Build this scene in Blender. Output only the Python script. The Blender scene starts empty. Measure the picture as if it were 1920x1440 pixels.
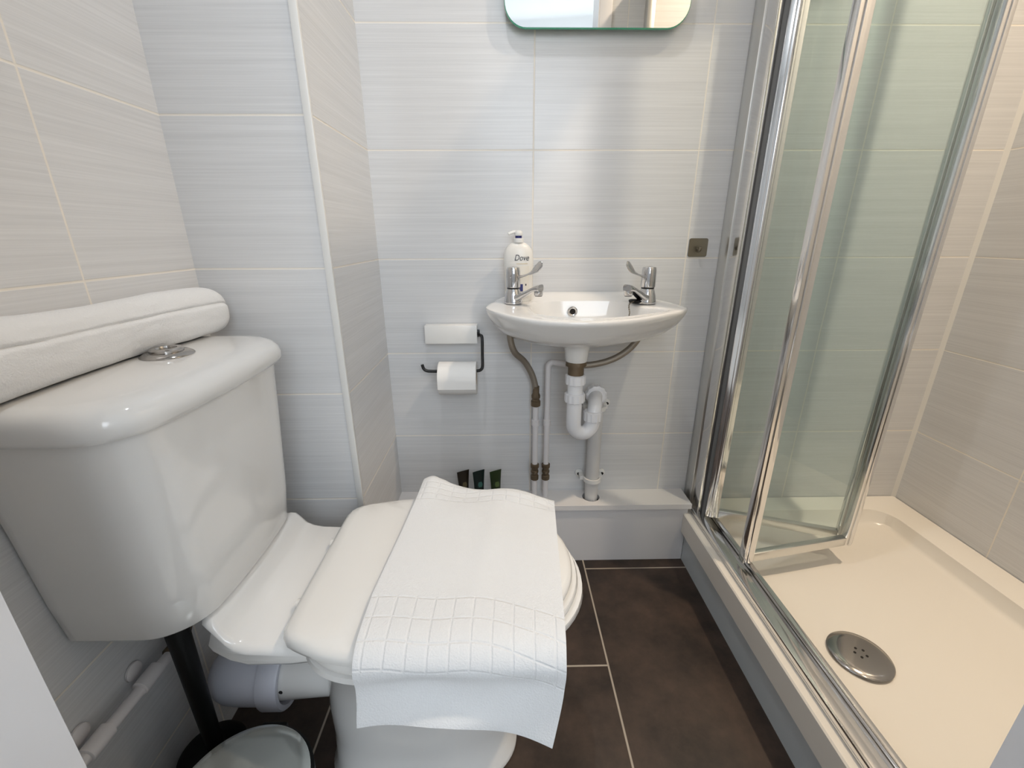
import bpy, bmesh, math, random
from mathutils import Vector, Matrix, noise
random.seed(7)
C = bpy.context.scene.collection
SC = bpy.context.scene

# ------------------------------------------------------------------ camera
def cam_axes(p, y, r):
    p, y, r = math.radians(p), math.radians(y), math.radians(r)
    F = Vector((math.sin(y)*math.cos(p), math.cos(y)*math.cos(p), -math.sin(p)))
    R = Vector((math.cos(y), -math.sin(y), 0)); U = R.cross(F)
    return R*math.cos(r)+U*math.sin(r), -R*math.sin(r)+U*math.cos(r), F
cR, cU, cF = cam_axes(18.994, 0.952, -0.19)
cd = bpy.data.cameras.new('camera'); cam = bpy.data.objects.new('camera', cd); C.objects.link(cam)
cd.sensor_width = 36; cd.lens = 810.32/1920*36; cd.clip_start = 0.02
m = Matrix.Identity(4)
for i, v in enumerate((cR, cU, -cF)):
    for j in range(3): m[j][i] = v[j]
m.translation = Vector((0, 0, 0.959)); cam.matrix_world = m
SC.camera = cam

# ------------------------------------------------------------------ world, exposure, lights
w = bpy.data.worlds.new('world'); SC.world = w; w.use_nodes = True
w.node_tree.nodes['Background'].inputs[0].default_value = (.75, .85, 1, 1)
w.node_tree.nodes['Background'].inputs[1].default_value = 0.3
vs = SC.view_settings; vs.view_transform = 'Standard'; vs.look = 'None'; vs.exposure = 0.0; vs.gamma = 1; vs.use_curve_mapping = False
def area(name, loc, to, size, power, col, shape='DISK', sy=None, spread=180):
    l = bpy.data.lights.new(name, 'AREA'); l.shape = shape; l.size = size
    if sy: l.size_y = sy
    l.energy = power; l.color = col; l.spread = math.radians(spread)
    o = bpy.data.objects.new(name, l); C.objects.link(o); o.location = loc
    o.rotation_euler = (Vector(to)-Vector(loc)).to_track_quat('-Z', 'Y').to_euler()
    return o
CEIL = 2.35
area('downlight_lamp', (-.08, .62, CEIL-.02), (-.08, .62, 0), .045, 2.6, (.95, .97, 1), spread=130)
area('shower_lamp', (.92, .58, CEIL-.02), (.92, .58, 0), .045, 9.6, (1, .81, .60), spread=130)
area('hall_fill', (0, -.75, CEIL-.02), (0, -.75, 0), .35, 1.5, (.95, .97, 1))  # added overhead fill in the unseen hall, no fitting behind it
area('hall_daylight', (.42, -1.66, 1.55), (0, 1, .3), 1.2, 19.5, (.84, .92, 1), 'RECTANGLE', 1.4)

# ------------------------------------------------------------------ materials
def new_mat(name):
    mt = bpy.data.materials.new(name); mt.use_nodes = True
    nt = mt.node_tree; return mt, nt, nt.nodes['Principled BSDF']
def mat(name, col, rough=.5, metal=0, spec=.5, coat=0, bump=None, sss=0, vary=0):
    mt, nt, b = new_mat(name)
    b.inputs['Base Color'].default_value = (*col, 1); b.inputs['Roughness'].default_value = rough
    b.inputs['Metallic'].default_value = metal; b.inputs['Specular IOR Level'].default_value = spec
    b.inputs['Coat Weight'].default_value = coat; b.inputs['Coat Roughness'].default_value = .04
    tc = nt.nodes.new('ShaderNodeTexCoord')
    if vary:
        n = nt.nodes.new('ShaderNodeTexNoise'); n.inputs['Scale'].default_value = 9; n.inputs['Detail'].default_value = 5
        nt.links.new(tc.outputs['Object'], n.inputs['Vector'])
        r = nt.nodes.new('ShaderNodeMapRange'); r.inputs[3].default_value = 1-vary; r.inputs[4].default_value = 1+vary
        nt.links.new(n.outputs[0], r.inputs[0])
        mx = nt.nodes.new('ShaderNodeVectorMath'); mx.operation = 'SCALE'; mx.inputs[0].default_value = col
        nt.links.new(r.outputs[0], mx.inputs['Scale']); nt.links.new(mx.outputs[0], b.inputs['Base Color'])
    if bump:
        n = nt.nodes.new('ShaderNodeTexNoise'); n.inputs['Scale'].default_value = bump[0]; n.inputs['Detail'].default_value = 4
        nt.links.new(tc.outputs['Object'], n.inputs['Vector'])
        bp = nt.nodes.new('ShaderNodeBump'); bp.inputs['Strength'].default_value = bump[1]; bp.inputs['Distance'].default_value = bump[2]
        nt.links.new(n.outputs[0], bp.inputs['Height']); nt.links.new(bp.outputs[0], b.inputs['Normal'])
    return mt
def M(nt, op, a, b=None, c=None):
    n = nt.nodes.new('ShaderNodeMath'); n.operation = op
    for i, v in enumerate((a, b, c)):
        if v is None: continue
        if isinstance(v, (int, float)): n.inputs[i].default_value = v
        else: nt.links.new(v, n.inputs[i])
    return n.outputs[0]
def grout_mask(nt, coord, off, per, g, soft=.0008):
    # 1 inside the joint line, 0 on the tile
    t = M(nt, 'DIVIDE', M(nt, 'SUBTRACT', coord, off), per)
    f = M(nt, 'FRACT', M(nt, 'ADD', t, 0.5))
    d = M(nt, 'MULTIPLY', M(nt, 'ABSOLUTE', M(nt, 'SUBTRACT', f, .5)), per)
    mr = nt.nodes.new('ShaderNodeMapRange'); mr.interpolation_type = 'SMOOTHSTEP'
    nt.links.new(d, mr.inputs[0]); mr.inputs[1].default_value = g-soft; mr.inputs[2].default_value = g+soft
    mr.inputs[3].default_value = 1; mr.inputs[4].default_value = 0
    return mr.outputs[0], M(nt, 'FLOOR', t)
def wall_tile(name, axis, off, seed=0):
    mt, nt, b = new_mat(name)
    g = nt.nodes.new('ShaderNodeNewGeometry'); s = nt.nodes.new('ShaderNodeSeparateXYZ')
    nt.links.new(g.outputs['Position'], s.inputs[0])
    h = s.outputs[axis]; z = s.outputs[2]
    mz, iz = grout_mask(nt, z, 1.405, .252, .0016)
    mh, ih = grout_mask(nt, h, off, .4023, .0016)
    grout = M(nt, 'MAXIMUM', mz, mh)
    # fine horizontal brushed lines
    cb = nt.nodes.new('ShaderNodeCombineXYZ')
    nt.links.new(M(nt, 'ADD', M(nt, 'MULTIPLY', h, 3.2), M(nt, 'MULTIPLY', ih, 17.3)), cb.inputs[0])
    nt.links.new(M(nt, 'MULTIPLY', z, 330), cb.inputs[1])
    nt.links.new(M(nt, 'ADD', M(nt, 'MULTIPLY', iz, 5.7), seed), cb.inputs[2])
    n1 = nt.nodes.new('ShaderNodeTexNoise'); n1.inputs['Scale'].default_value = 1; n1.inputs['Detail'].default_value = 3; n1.inputs['Roughness'].default_value = .7
    nt.links.new(cb.outputs[0], n1.inputs['Vector'])
    cb2 = nt.nodes.new('ShaderNodeCombineXYZ')
    nt.links.new(M(nt, 'ADD', M(nt, 'MULTIPLY', h, 1.5), M(nt, 'MULTIPLY', ih, 9.1)), cb2.inputs[0])
    nt.links.new(M(nt, 'MULTIPLY', z, 70), cb2.inputs[1])
    nt.links.new(M(nt, 'ADD', M(nt, 'MULTIPLY', iz, 3.1), seed), cb2.inputs[2])
    n2 = nt.nodes.new('ShaderNodeTexNoise'); n2.inputs['Scale'].default_value = 1; n2.inputs['Detail'].default_value = 2
    nt.links.new(cb2.outputs[0], n2.inputs['Vector'])
    v = M(nt, 'ADD', M(nt, 'MULTIPLY', M(nt, 'SUBTRACT', n1.outputs[0], .5), .32), M(nt, 'MULTIPLY', M(nt, 'SUBTRACT', n2.outputs[0], .5), .14))
    v = M(nt, 'ADD', v, 1)
    sc = nt.nodes.new('ShaderNodeVectorMath'); sc.operation = 'SCALE'; sc.inputs[0].default_value = (.71, .71, .712)
    nt.links.new(v, sc.inputs['Scale'])
    mx = nt.nodes.new('ShaderNodeMix'); mx.data_type = 'RGBA'
    nt.links.new(grout, mx.inputs[0]); nt.links.new(sc.outputs[0], mx.inputs[6]); mx.inputs[7].default_value = (.86, .81, .73, 1)
    nt.links.new(mx.outputs[2], b.inputs['Base Color'])
    b.inputs['Specular IOR Level'].default_value = .5
    nt.links.new(M(nt, 'ADD', M(nt, 'MULTIPLY', grout, .5), .22), b.inputs['Roughness'])
    bp = nt.nodes.new('ShaderNodeBump'); bp.inputs['Strength'].default_value = .35; bp.inputs['Distance'].default_value = .0012
    hh = M(nt, 'SUBTRACT', M(nt, 'MULTIPLY', n1.outputs[0], .22), grout)
    nt.links.new(hh, bp.inputs['Height']); nt.links.new(bp.outputs[0], b.inputs['Normal'])
    return mt
def floor_tile():
    mt, nt, b = new_mat('floor_tile')
    g = nt.nodes.new('ShaderNodeNewGeometry'); s = nt.nodes.new('ShaderNodeSeparateXYZ')
    nt.links.new(g.outputs['Position'], s.inputs[0])
    x, y = s.outputs[0], s.outputs[1]
    mx_, ix = grout_mask(nt, x, .237, .31, .0021)
    off = M(nt, 'MULTIPLY', M(nt, 'MODULO', M(nt, 'ADD', ix, 20), 2), .312)     # running bond
    my, iy = grout_mask(nt, M(nt, 'ADD', y, off), 1.055, .624, .0021)
    gr = M(nt, 'MAXIMUM', mx_, my)
    n = nt.nodes.new('ShaderNodeTexNoise'); n.inputs['Scale'].default_value = 7; n.inputs['Detail'].default_value = 9; n.inputs['Roughness'].default_value = .68
    nt.links.new(g.outputs['Position'], n.inputs['Vector'])
    cr = nt.nodes.new('ShaderNodeValToRGB'); nt.links.new(n.outputs[0], cr.inputs[0])
    cr.color_ramp.elements[0].position = .38; cr.color_ramp.elements[0].color = (.022, .014, .010, 1)
    cr.color_ramp.elements[1].position = .64; cr.color_ramp.elements[1].color = (.068, .043, .031, 1)
    mx = nt.nodes.new('ShaderNodeMix'); mx.data_type = 'RGBA'
    nt.links.new(gr, mx.inputs[0]); nt.links.new(cr.outputs[0], mx.inputs[6]); mx.inputs[7].default_value = (.42, .36, .29, 1)
    nt.links.new(mx.outputs[2], b.inputs['Base Color'])
    b.inputs['Roughness'].default_value = .45
    bp = nt.nodes.new('ShaderNodeBump'); bp.inputs['Strength'].default_value = .4; bp.inputs['Distance'].default_value = .001
    nt.links.new(M(nt, 'SUBTRACT', n.outputs[0], gr), bp.inputs['Height']); nt.links.new(bp.outputs[0], b.inputs['Normal'])
    return mt
def glass_mat(name, tint, refl=1.0):
    mt = bpy.data.materials.new(name); mt.use_nodes = True; nt = mt.node_tree
    for n in list(nt.nodes):
        if n.type != 'OUTPUT_MATERIAL': nt.nodes.remove(n)
    out = [n for n in nt.nodes][0]
    tr = nt.nodes.new('ShaderNodeBsdfTransparent'); tr.inputs[0].default_value = (*tint, 1)
    gl = nt.nodes.new('ShaderNodeBsdfGlossy'); gl.inputs['Roughness'].default_value = .01
    lw = nt.nodes.new('ShaderNodeLayerWeight'); lw.inputs[0].default_value = .5
    fr = M(nt, 'ADD', M(nt, 'MULTIPLY', M(nt, 'POWER', lw.outputs['Facing'], 5), .95), .042)
    mx = nt.nodes.new('ShaderNodeMixShader')
    nt.links.new(M(nt, 'MULTIPLY', fr, refl), mx.inputs[0]); nt.links.new(tr.outputs[0], mx.inputs[1]); nt.links.new(gl.outputs[0], mx.inputs[2])
    nt.links.new(mx.outputs[0], out.inputs[0]); return mt
def towel_mat(name, bands=None):
    mt, nt, b = new_mat(name)
    b.inputs['Base Color'].default_value = (.76, .765, .77, 1); b.inputs['Roughness'].default_value = .95; b.inputs['Specular IOR Level'].default_value = .1
    b.inputs['Sheen Weight'].default_value = .25
    tc = nt.nodes.new('ShaderNodeTexCoord')
    n = nt.nodes.new('ShaderNodeTexNoise'); n.inputs['Scale'].default_value = 420; n.inputs['Detail'].default_value = 3
    nt.links.new(tc.outputs['Object'], n.inputs['Vector'])
    n3 = nt.nodes.new('ShaderNodeTexNoise'); n3.inputs['Scale'].default_value = 60; n3.inputs['Detail'].default_value = 3
    nt.links.new(tc.outputs['Object'], n3.inputs['Vector'])
    h = M(nt, 'ADD', n.outputs[0], M(nt, 'MULTIPLY', n3.outputs[0], .6))
    if bands:
        s = nt.nodes.new('ShaderNodeSeparateXYZ'); nt.links.new(tc.outputs['UV'], s.inputs[0])
        u, v = s.outputs[0], s.outputs[1]
        tot = None
        for (v0, v1) in bands:
            inb = M(nt, 'MULTIPLY', M(nt, 'GREATER_THAN', v, v0-.003), M(nt, 'LESS_THAN', v, v1+.003))
            mu, _ = grout_mask(nt, u, 0.01, .0285, .0016, .0012)
            mv, _ = grout_mask(nt, v, v0, (v1-v0)/3, .0014, .0012)
            t = M(nt, 'MULTIPLY', inb, M(nt, 'MAXIMUM', mu, mv))
            tot = t if tot is None else M(nt, 'MAXIMUM', tot, t)
        h = M(nt, 'SUBTRACT', h, M(nt, 'MULTIPLY', tot, 1.0))
    bp = nt.nodes.new('ShaderNodeBump'); bp.inputs['Strength'].default_value = .55; bp.inputs['Distance'].default_value = .0016
    nt.links.new(h, bp.inputs['Height']); nt.links.new(bp.outputs[0], b.inputs['Normal'])
    return mt

MT = dict(
    tile_back=wall_tile('tile_back', 0, .0731, 0), tile_left=wall_tile('tile_left', 1, .6208, 11), tile_right=wall_tile('tile_right', 1, .8874, 23),
    tile_chim=wall_tile('tile_chimney', 0, -.65, 37), tile_side=wall_tile('tile_chimney_side', 1, .80, 41), tile_front=wall_tile('tile_front', 0, .5, 51),
    floor=floor_tile(),
    ceramic=mat('ceramic_glaze', (.80, .79, .77), .06, spec=.55, coat=.3),
    seat=mat('seat_plastic', (.80, .785, .755), .16, spec=.5),
    tray=mat('tray_resin', (.87, .82, .74), .22, spec=.45),
    paint=mat('white_paint', (.80, .79, .78), .55, bump=(6, .1, .002), vary=.02),
    ceiling=mat('ceiling_paint', (.85, .85, .84), .8),
    gloss=mat('gloss_white_paint', (.80, .785, .79), .18, spec=.5, bump=(5, .25, .004)),
    sill=mat('ledge_white', (.84, .82, .81), .2, spec=.5),
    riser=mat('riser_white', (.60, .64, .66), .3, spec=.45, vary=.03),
    trim=mat('tile_trim_white', (.80, .79, .76), .3),
    chrome=mat('chrome', (.64, .64, .65), .07, metal=1),
    dull_chrome=mat('dull_chrome', (.46, .44, .42), .13, metal=1),
    alu=mat('polished_aluminium', (.80, .79, .78), .12, metal=1),
    alu_matt=mat('satin_aluminium', (.74, .73, .70), .28, metal=1),
    steel=mat('brushed_steel', (.26, .23, .18), .32, metal=1),
    braid=mat('braided_steel', (.34, .30, .25), .45, metal=.8, bump=(900, .6, .001)),
    brass=mat('aged_brass', (.17, .125, .08), .5, metal=.6, bump=(120, .5, .002), vary=.3),
    pipe_white=mat('white_plastic', (.84, .84, .86), .25),
    pipe_paint=mat('painted_pipe', (.78, .75, .75), .4, bump=(60, .3, .001)),
    pipe_grey=mat('pale_grey_plastic', (.66, .65, .64), .35),
    pan_conn=mat('bluish_grey_plastic', (.62, .63, .70), .4),
    black=mat('black_metal', (.012, .012, .012), .35),
    black_plastic=mat('black_plastic', (.004, .004, .004), .5, spec=.25),
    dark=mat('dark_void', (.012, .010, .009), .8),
    rubber=mat('grey_rubber', (.18, .18, .18), .6),
    paper=mat('toilet_paper', (.86, .85, .83), .9, spec=.1, bump=(250, .25, .0006)),
    card=mat('cardboard', (.35, .27, .19), .9),
    white_plastic=mat('warm_white_plastic', (.84, .83, .80), .3),
    bottle=mat('bottle_white', (.82, .80, .755), .3),
    navy=mat('navy_print', (.015, .02, .14), .4),
    print_=mat('dark_print', (.02, .022, .04), .5),
    gold=mat('gold_print', (.62, .50, .26), .5),
    label=mat('cream_label', (.80, .76, .68), .4),
    tube_brown=mat('tube_brown', (.020, .014, .008), .3, vary=.3), tube_teal=mat('tube_teal', (.006, .016, .014), .3, vary=.3), tube_green=mat('tube_green', (.016, .032, .006), .3, vary=.3),
    tube_print_a=mat('tube_print_tan', (.12, .10, .05), .5), tube_print_b=mat('tube_print_aqua', (.05, .15, .13), .5), tube_print_c=mat('tube_print_lime', (.09, .14, .04), .5),
    glass=glass_mat('shower_glass', (.925, .968, .970)),
    edge=mat('green_glass_edge', (.05, .35, .19), .1, spec=.6),
    mirror=mat('mirror_silver', (.93, .94, .93), .0, metal=1),
    towel=towel_mat('white_terry'), towel_band=towel_mat('white_terry_checked', [(.05, .10), (.340, .443)]),
    bin_steel=mat('polished_lid_steel', (.66, .70, .68), .16, metal=.72),
    hall_bounce=mat('hall_pale_bounce', (.66, .64, .61), .9, vary=.1),  # unseen hall floor, made pale to bounce light up into the bathroom
    silicone=mat('silicone', (.78, .76, .72), .45),
)
def emis(name, col, s):
    mt = bpy.data.materials.new(name); mt.use_nodes = True; nt = mt.node_tree; b = nt.nodes['Principled BSDF']
    b.inputs['Emission Color'].default_value = (*col, 1); b.inputs['Emission Strength'].default_value = s; return mt
MT['lens'] = emis('lamp_lens', (1, .93, .84), 6)
MT['daylight'] = emis('window_daylight', (.8, .9, 1), 2.0)

# ------------------------------------------------------------------ helpers
def W(o):
    v = Vector((0, 0, 0))
    while o: v += Vector(o.location); o = o.parent
    return v
def obj(name, bm, m_, parent=None, smooth=30, loc=None):
    """bm holds world coordinates; the object's origin goes to the base of its bounds (or loc)."""
    bmesh.ops.recalc_face_normals(bm, faces=bm.faces[:])
    xs = [v.co for v in bm.verts]
    lo = Vector([min(v[i] for v in xs) for i in range(3)]); hi = Vector([max(v[i] for v in xs) for i in range(3)])
    base = Vector(loc) if loc else Vector(((lo.x+hi.x)/2, (lo.y+hi.y)/2, lo.z))
    for v in bm.verts: v.co -= base
    me = bpy.data.meshes.new(name); bm.to_mesh(me); bm.free()
    if smooth is not None:
        me.shade_smooth(); me.set_sharp_from_angle(angle=math.radians(smooth))
    o = bpy.data.objects.new(name, me); C.objects.link(o)
    if isinstance(m_, str): m_ = [m_]
    for q in m_: me.materials.append(MT[q])
    if parent: o.parent = parent; o.location = base-W(parent)
    else: o.location = base
    return o
def thing(name, loc, label, cat, group=None):
    o = bpy.data.objects.new(name, None); C.objects.link(o); o.location = loc; o.empty_display_size = .05
    return tag(o, label, cat, group)
def tag(o, label, cat, group=None):
    o['label'] = label; o['category'] = cat
    if group: o['group'] = group
    return o
def struct(name, bm, m_, parent=None, smooth=30):
    o = obj(name, bm, m_, parent, smooth)
    if not parent: o['kind'] = 'structure'
    return o
def box(bm, x0, y0, z0, x1, y1, z1, bev=0, seg=2):
    r = bmesh.ops.create_cube(bm, size=1)
    vs_ = r['verts']
    for v in vs_:
        v.co = Vector(((x0+x1)/2+v.co.x*(x1-x0), (y0+y1)/2+v.co.y*(y1-y0), (z0+z1)/2+v.co.z*(z1-z0)))
    if bev:
        es = list({e for v in vs_ for e in v.link_edges})
        bmesh.ops.bevel(bm, geom=es, offset=bev, segments=seg, profile=.5, affect='EDGES')
    return bm
def B(*a, **k): return box(bmesh.new(), *a, **k)
def spline(pts, n=8, closed=False):
    P = [Vector(p) for p in pts]; out = []; N = len(P)
    rng = range(N) if closed else range(N-1)
    for i in rng:
        if closed: a, b, c, d = P[(i-1) % N], P[i], P[(i+1) % N], P[(i+2) % N]
        else: a, b, c, d = P[max(i-1, 0)], P[i], P[i+1], P[min(i+2, N-1)]
        for k in range(n):
            t = k/n
            out.append(.5*((2*b)+(c-a)*t+(2*a-5*b+4*c-d)*t*t+(3*b-a-3*c+d)*t**3))
    if not closed: out.append(P[-1])
    return out
def loft(bm, rings, cap0=True, cap1=True, closed=True):
    R = [[bm.verts.new(p) for p in r] for r in rings]; n = len(R[0])
    for a, b in zip(R, R[1:]):
        for i in range(n if closed else n-1):
            j = (i+1) % n
            bm.faces.new((a[i], a[j], b[j], b[i]))
    if cap0: bm.faces.new(R[0][::-1])
    if cap1: bm.faces.new(R[-1])
    return R
def tube(bm, pts, r, n=16, cap=True, rads=None):
    P = [Vector(p) for p in pts]
    up = None; rings = []
    for i, p in enumerate(P):
        t = ((P[min(i+1, len(P)-1)]-P[max(i-1, 0)])).normalized()
        if up is None: up = t.orthogonal().normalized()
        up = (up - t*up.dot(t)).normalized(); s = t.cross(up)
        rr = rads[i] if rads else r
        rings.append([p+(up*math.cos(2*math.pi*k/n)+s*math.sin(2*math.pi*k/n))*rr for k in range(n)])
    loft(bm, rings, cap, cap); return bm
def T(pts, r, **k): return tube(bmesh.new(), pts, r, **k)
def lathe(bm, c, prof, axis='z', n=40, cap0=True, cap1=True, sx=1, sy=1, knurl=None):
    c = Vector(c); rings = []
    for (r, h) in prof:
        ring = []
        for k in range(n):
            a = 2*math.pi*k/n; rr = r*(1+(knurl if knurl and k % 4 < 2 else 0))
            u, v = rr*math.cos(a)*sx, rr*math.sin(a)*sy
            if axis == 'z': ring.append(c+Vector((u, v, h)))
            elif axis == 'x': ring.append(c+Vector((h, u, v)))
            else: ring.append(c+Vector((u, h, v)))
        rings.append(ring)
    loft(bm, rings, cap0, cap1); return bm
def L(c, prof, **k): return lathe(bmesh.new(), c, prof, **k)
def rrect(x0, x1, y0, y1, r, n=8, bow=0):
    """rounded rectangle, r = (x0y0, x1y0, x1y1, x0y1)"""
    if not isinstance(r, tuple): r = (r,)*4
    out = []
    for (cx, cy, a0, rr) in ((x0+r[0], y0+r[0], 180, r[0]), (x1-r[1], y0+r[1], 270, r[1]), (x1-r[2], y1-r[2], 0, r[2]), (x0+r[3], y1-r[3], 90, r[3])):
        for k in range(n+1):
            a = math.radians(a0+90*k/n); out.append((cx+rr*math.cos(a), cy+rr*math.sin(a)))
    return out
def densify(pts, step):
    out = []
    for i, p in enumerate(pts):
        q = pts[(i+1) % len(pts)]; d = math.dist(p, q); k = max(1, int(d/step))
        for j in range(k): out.append((p[0]+(q[0]-p[0])*j/k, p[1]+(q[1]-p[1])*j/k))
    return out
def polar(pts, c, n):
    """radius of closed outline pts (list of 2-tuples) around c at n angles"""
    out = []
    for k in range(n):
        a = 2*math.pi*k/n; dx, dy = math.cos(a), math.sin(a); best = None
        for i in range(len(pts)):
            x1, y1 = pts[i][0]-c[0], pts[i][1]-c[1]; x2, y2 = pts[(i+1) % len(pts)][0]-c[0], pts[(i+1) % len(pts)][1]-c[1]
            ex, ey = x2-x1, y2-y1; den = dx*ey-dy*ex
            if abs(den) < 1e-12: continue
            t = (x1*ey-y1*ex)/den; s = (x1*dy-y1*dx)/den
            if t > 0 and -1e-9 <= s <= 1+1e-9 and (best is None or t > best): best = t
        out.append((c[0]+dx*best, c[1]+dy*best))
    return out
def text_mesh(body, size, shear, extrude):
    cu = bpy.data.curves.new('txt', 'FONT'); cu.body = body; cu.size = size; cu.shear = shear; cu.extrude = extrude
    cu.align_x = 'CENTER'; cu.align_y = 'CENTER'
    o = bpy.data.objects.new('txt', cu); C.objects.link(o)
    dg = bpy.context.evaluated_depsgraph_get(); me = bpy.data.meshes.new_from_object(o.evaluated_get(dg))
    bm = bmesh.new(); bm.from_mesh(me); bpy.data.objects.remove(o); bpy.data.curves.remove(cu); bpy.data.meshes.remove(me)
    return bm

# ------------------------------------------------------------------ the room
D = 1.169; XL = -.325; YC = .847; XW = -.58; XR = 1.238; YF = .205; YO = .10
X1, X2 = -.318, .383           # doorway jambs
struct('floor', B(XW-.02, YO-.02, -.05, XR+.02, D+.02, 0), 'floor')
struct('ceiling', B(XW-.1, YO, CEIL, XR+.1, D+.1, CEIL+.05), 'ceiling')
struct('wall_back', B(XL-.05, D, 0, XR+.1, D+.08, CEIL), 'tile_back')
struct('wall_left', B(XW-.08, YO, 0, XW, YC, CEIL), 'tile_left')
struct('wall_right', B(XR, YO, 0, XR+.08, D, CEIL), 'tile_right')
bm = B(XW-.08, YC, 0, XL, D+.08, CEIL)
o = obj('wall_chimney', bm, ['tile_chim', 'tile_side'], None, None); o['kind'] = 'structure'
for p in o.data.polygons:
    if abs(p.normal.x) > .5: p.material_index = 1
bm = B(XW-.08, YO, 0, X1, YF, CEIL); box(bm, X2, YO, 0, XR+.08, YF, CEIL); box(bm, X1, YO, 2.05, X2, YF, CEIL)
o = obj('wall_front', bm, ['paint', 'tile_front'], None, None); o['kind'] = 'structure'
for p in o.data.polygons:
    if p.normal.y > .5: p.material_index = 1
# door lining and architrave on the bathroom side
bm = B(X1, YO-.004, 0, X1+.004, YF+.012, 2.05); box(bm, X2-.004, YO-.004, 0, X2, YF+.012, 2.05)
box(bm, X1-.05, YF, 0, X1, YF+.012, 2.10, .003); box(bm, X2, YF, 0, X2+.05, YF+.012, 2.10, .003); box(bm, X1, YF, 2.05, X2, YF+.012, 2.10, .003)
struct('trim_1', bm, 'gloss')
# corner tile trim on the chimney breast and grey-white silicone in the corners
struct('trim_2', B(XL-.012, YC-.004, 0, XL+.002, YC+.004, CEIL, .002), 'trim')
bm = bmesh.new()
for p, q in (((XR, D), (-1, -1)),):
    a = .008; vs_ = [bm.verts.new((p[0]+q[0]*a, p[1], 0.16)), bm.verts.new((p[0], p[1]+q[1]*a, 0.16)), bm.verts.new((p[0], p[1], 0.16)),
                     bm.verts.new((p[0]+q[0]*a, p[1], CEIL)), bm.verts.new((p[0], p[1]+q[1]*a, CEIL)), bm.verts.new((p[0], p[1], CEIL))]
    bm.faces.new((vs_[0], vs_[1], vs_[4], vs_[3])); bm.faces.new(vs_[:3]); bm.faces.new(vs_[3:]); bm.faces.new((vs_[1], vs_[2], vs_[5], vs_[4])); bm.faces.new((vs_[2], vs_[0], vs_[3], vs_[5]))
struct('trim_3', bm, 'silicone')
# boxed-in pipework: front board and ledge
XS = .536                       # shower riser plane
struct('trim_4', B(XL, 1.092, 0, .544, D, .186), 'gloss')
bm = bmesh.new()
def ledge(bm):
    # ledge with a round hole for the waste pipe
    hx, hy, hr = .258, 1.131, .026
    x0, x1, y0, y1 = XL, XS+.014, 1.084, D
    N = 32
    circ = [(hx+hr*math.cos(2*math.pi*k/N), hy+hr*math.sin(2*math.pi*k/N)) for k in range(N)]
    sq = []
    for k in range(N):
        a = 2*math.pi*k/N; c_, s_ = math.cos(a), math.sin(a); d = 1/max(abs(c_)/.034, abs(s_)/.034)
        sq.append((hx+c_*d, hy+s_*d))
    for z in (.204, .188):
        A_ = [bm.verts.new((*p, z)) for p in circ]; B_ = [bm.verts.new((*p, z)) for p in sq]
        for k in range(N): bm.faces.new((A_[k], A_[(k+1) % N], B_[(k+1) % N], B_[k]))
        if z == .204: top = A_
        else:
            for k in range(N): bm.faces.new((top[k], top[(k+1) % N], A_[(k+1) % N], A_[k]))
    e = .034
    for (a, b, c_, d) in ((x0, y0, hx-e, y1), (hx+e, y0, x1, y1), (hx-e, y0, hx+e, hy-e), (hx-e, hy+e, hx+e, y1)):
        box(bm, a, b, .188, c_, d, .204)
ledge(bm)
struct('trim_5', bm, 'sill')
struct('hole_shade', B(hx0 := .228, 1.10, .186, .288, 1.16, .1875), 'dark')  # dark sheet below the pipe hole, painted shade of the hollow boxing
# shower plinth
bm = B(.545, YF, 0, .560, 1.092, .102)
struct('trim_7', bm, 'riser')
# hall beyond the doorway
bm = B(-1.15, -1.75, -.05, 1.15, YO-.02, 0); struct('floor_hall', bm, 'hall_bounce')
struct('ceiling_hall', B(-1.2, -1.8, CEIL, 1.2, YO, CEIL+.05), 'ceiling')
struct('wall_hall_left', B(-1.15, -1.75, 0, -1.07, YO, CEIL), 'paint')
struct('wall_hall_right', B(1.07, -1.75, 0, 1.15, YO, CEIL), 'paint')
struct('wall_hall_back', B(-1.15, -1.83, 0, 1.15, -1.75, CEIL), 'paint')
win = struct('window_1', B(-.26, -1.75, .78, 1.06, -1.72, 2.25, .004), 'gloss')
obj('pane', B(-.20, -1.722, .84, 1.0, -1.715, 2.19), 'daylight', win)

# ------------------------------------------------------------------ mirror
t = thing('wall_mirror', (.206, D-.02, 1.386), 'frameless rectangular mirror with rounded corners hung above the basin', 'mirror')
def slab(bm, pts, y0, y1):
    loft(bm, [[(x, y0, z) for x, z in pts], [(x, y1, z) for x, z in pts]])
    return bm
pts = rrect(.005, .409, 1.386, 1.92, .048, 10)
obj('glass_edge', slab(bmesh.new(), pts, D-.0245, D-.019), 'edge', t)
pts2 = rrect(.0062, .4078, 1.3878, 1.9188, .047, 10)
obj('mirror_face', slab(bmesh.new(), pts2, D-.0252, D-.0246), 'mirror', t)
obj('backing', slab(bmesh.new(), rrect(.04, .374, 1.42, 1.885, .03, 6), D-.0188, D-.001), 'rubber', t)

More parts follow.
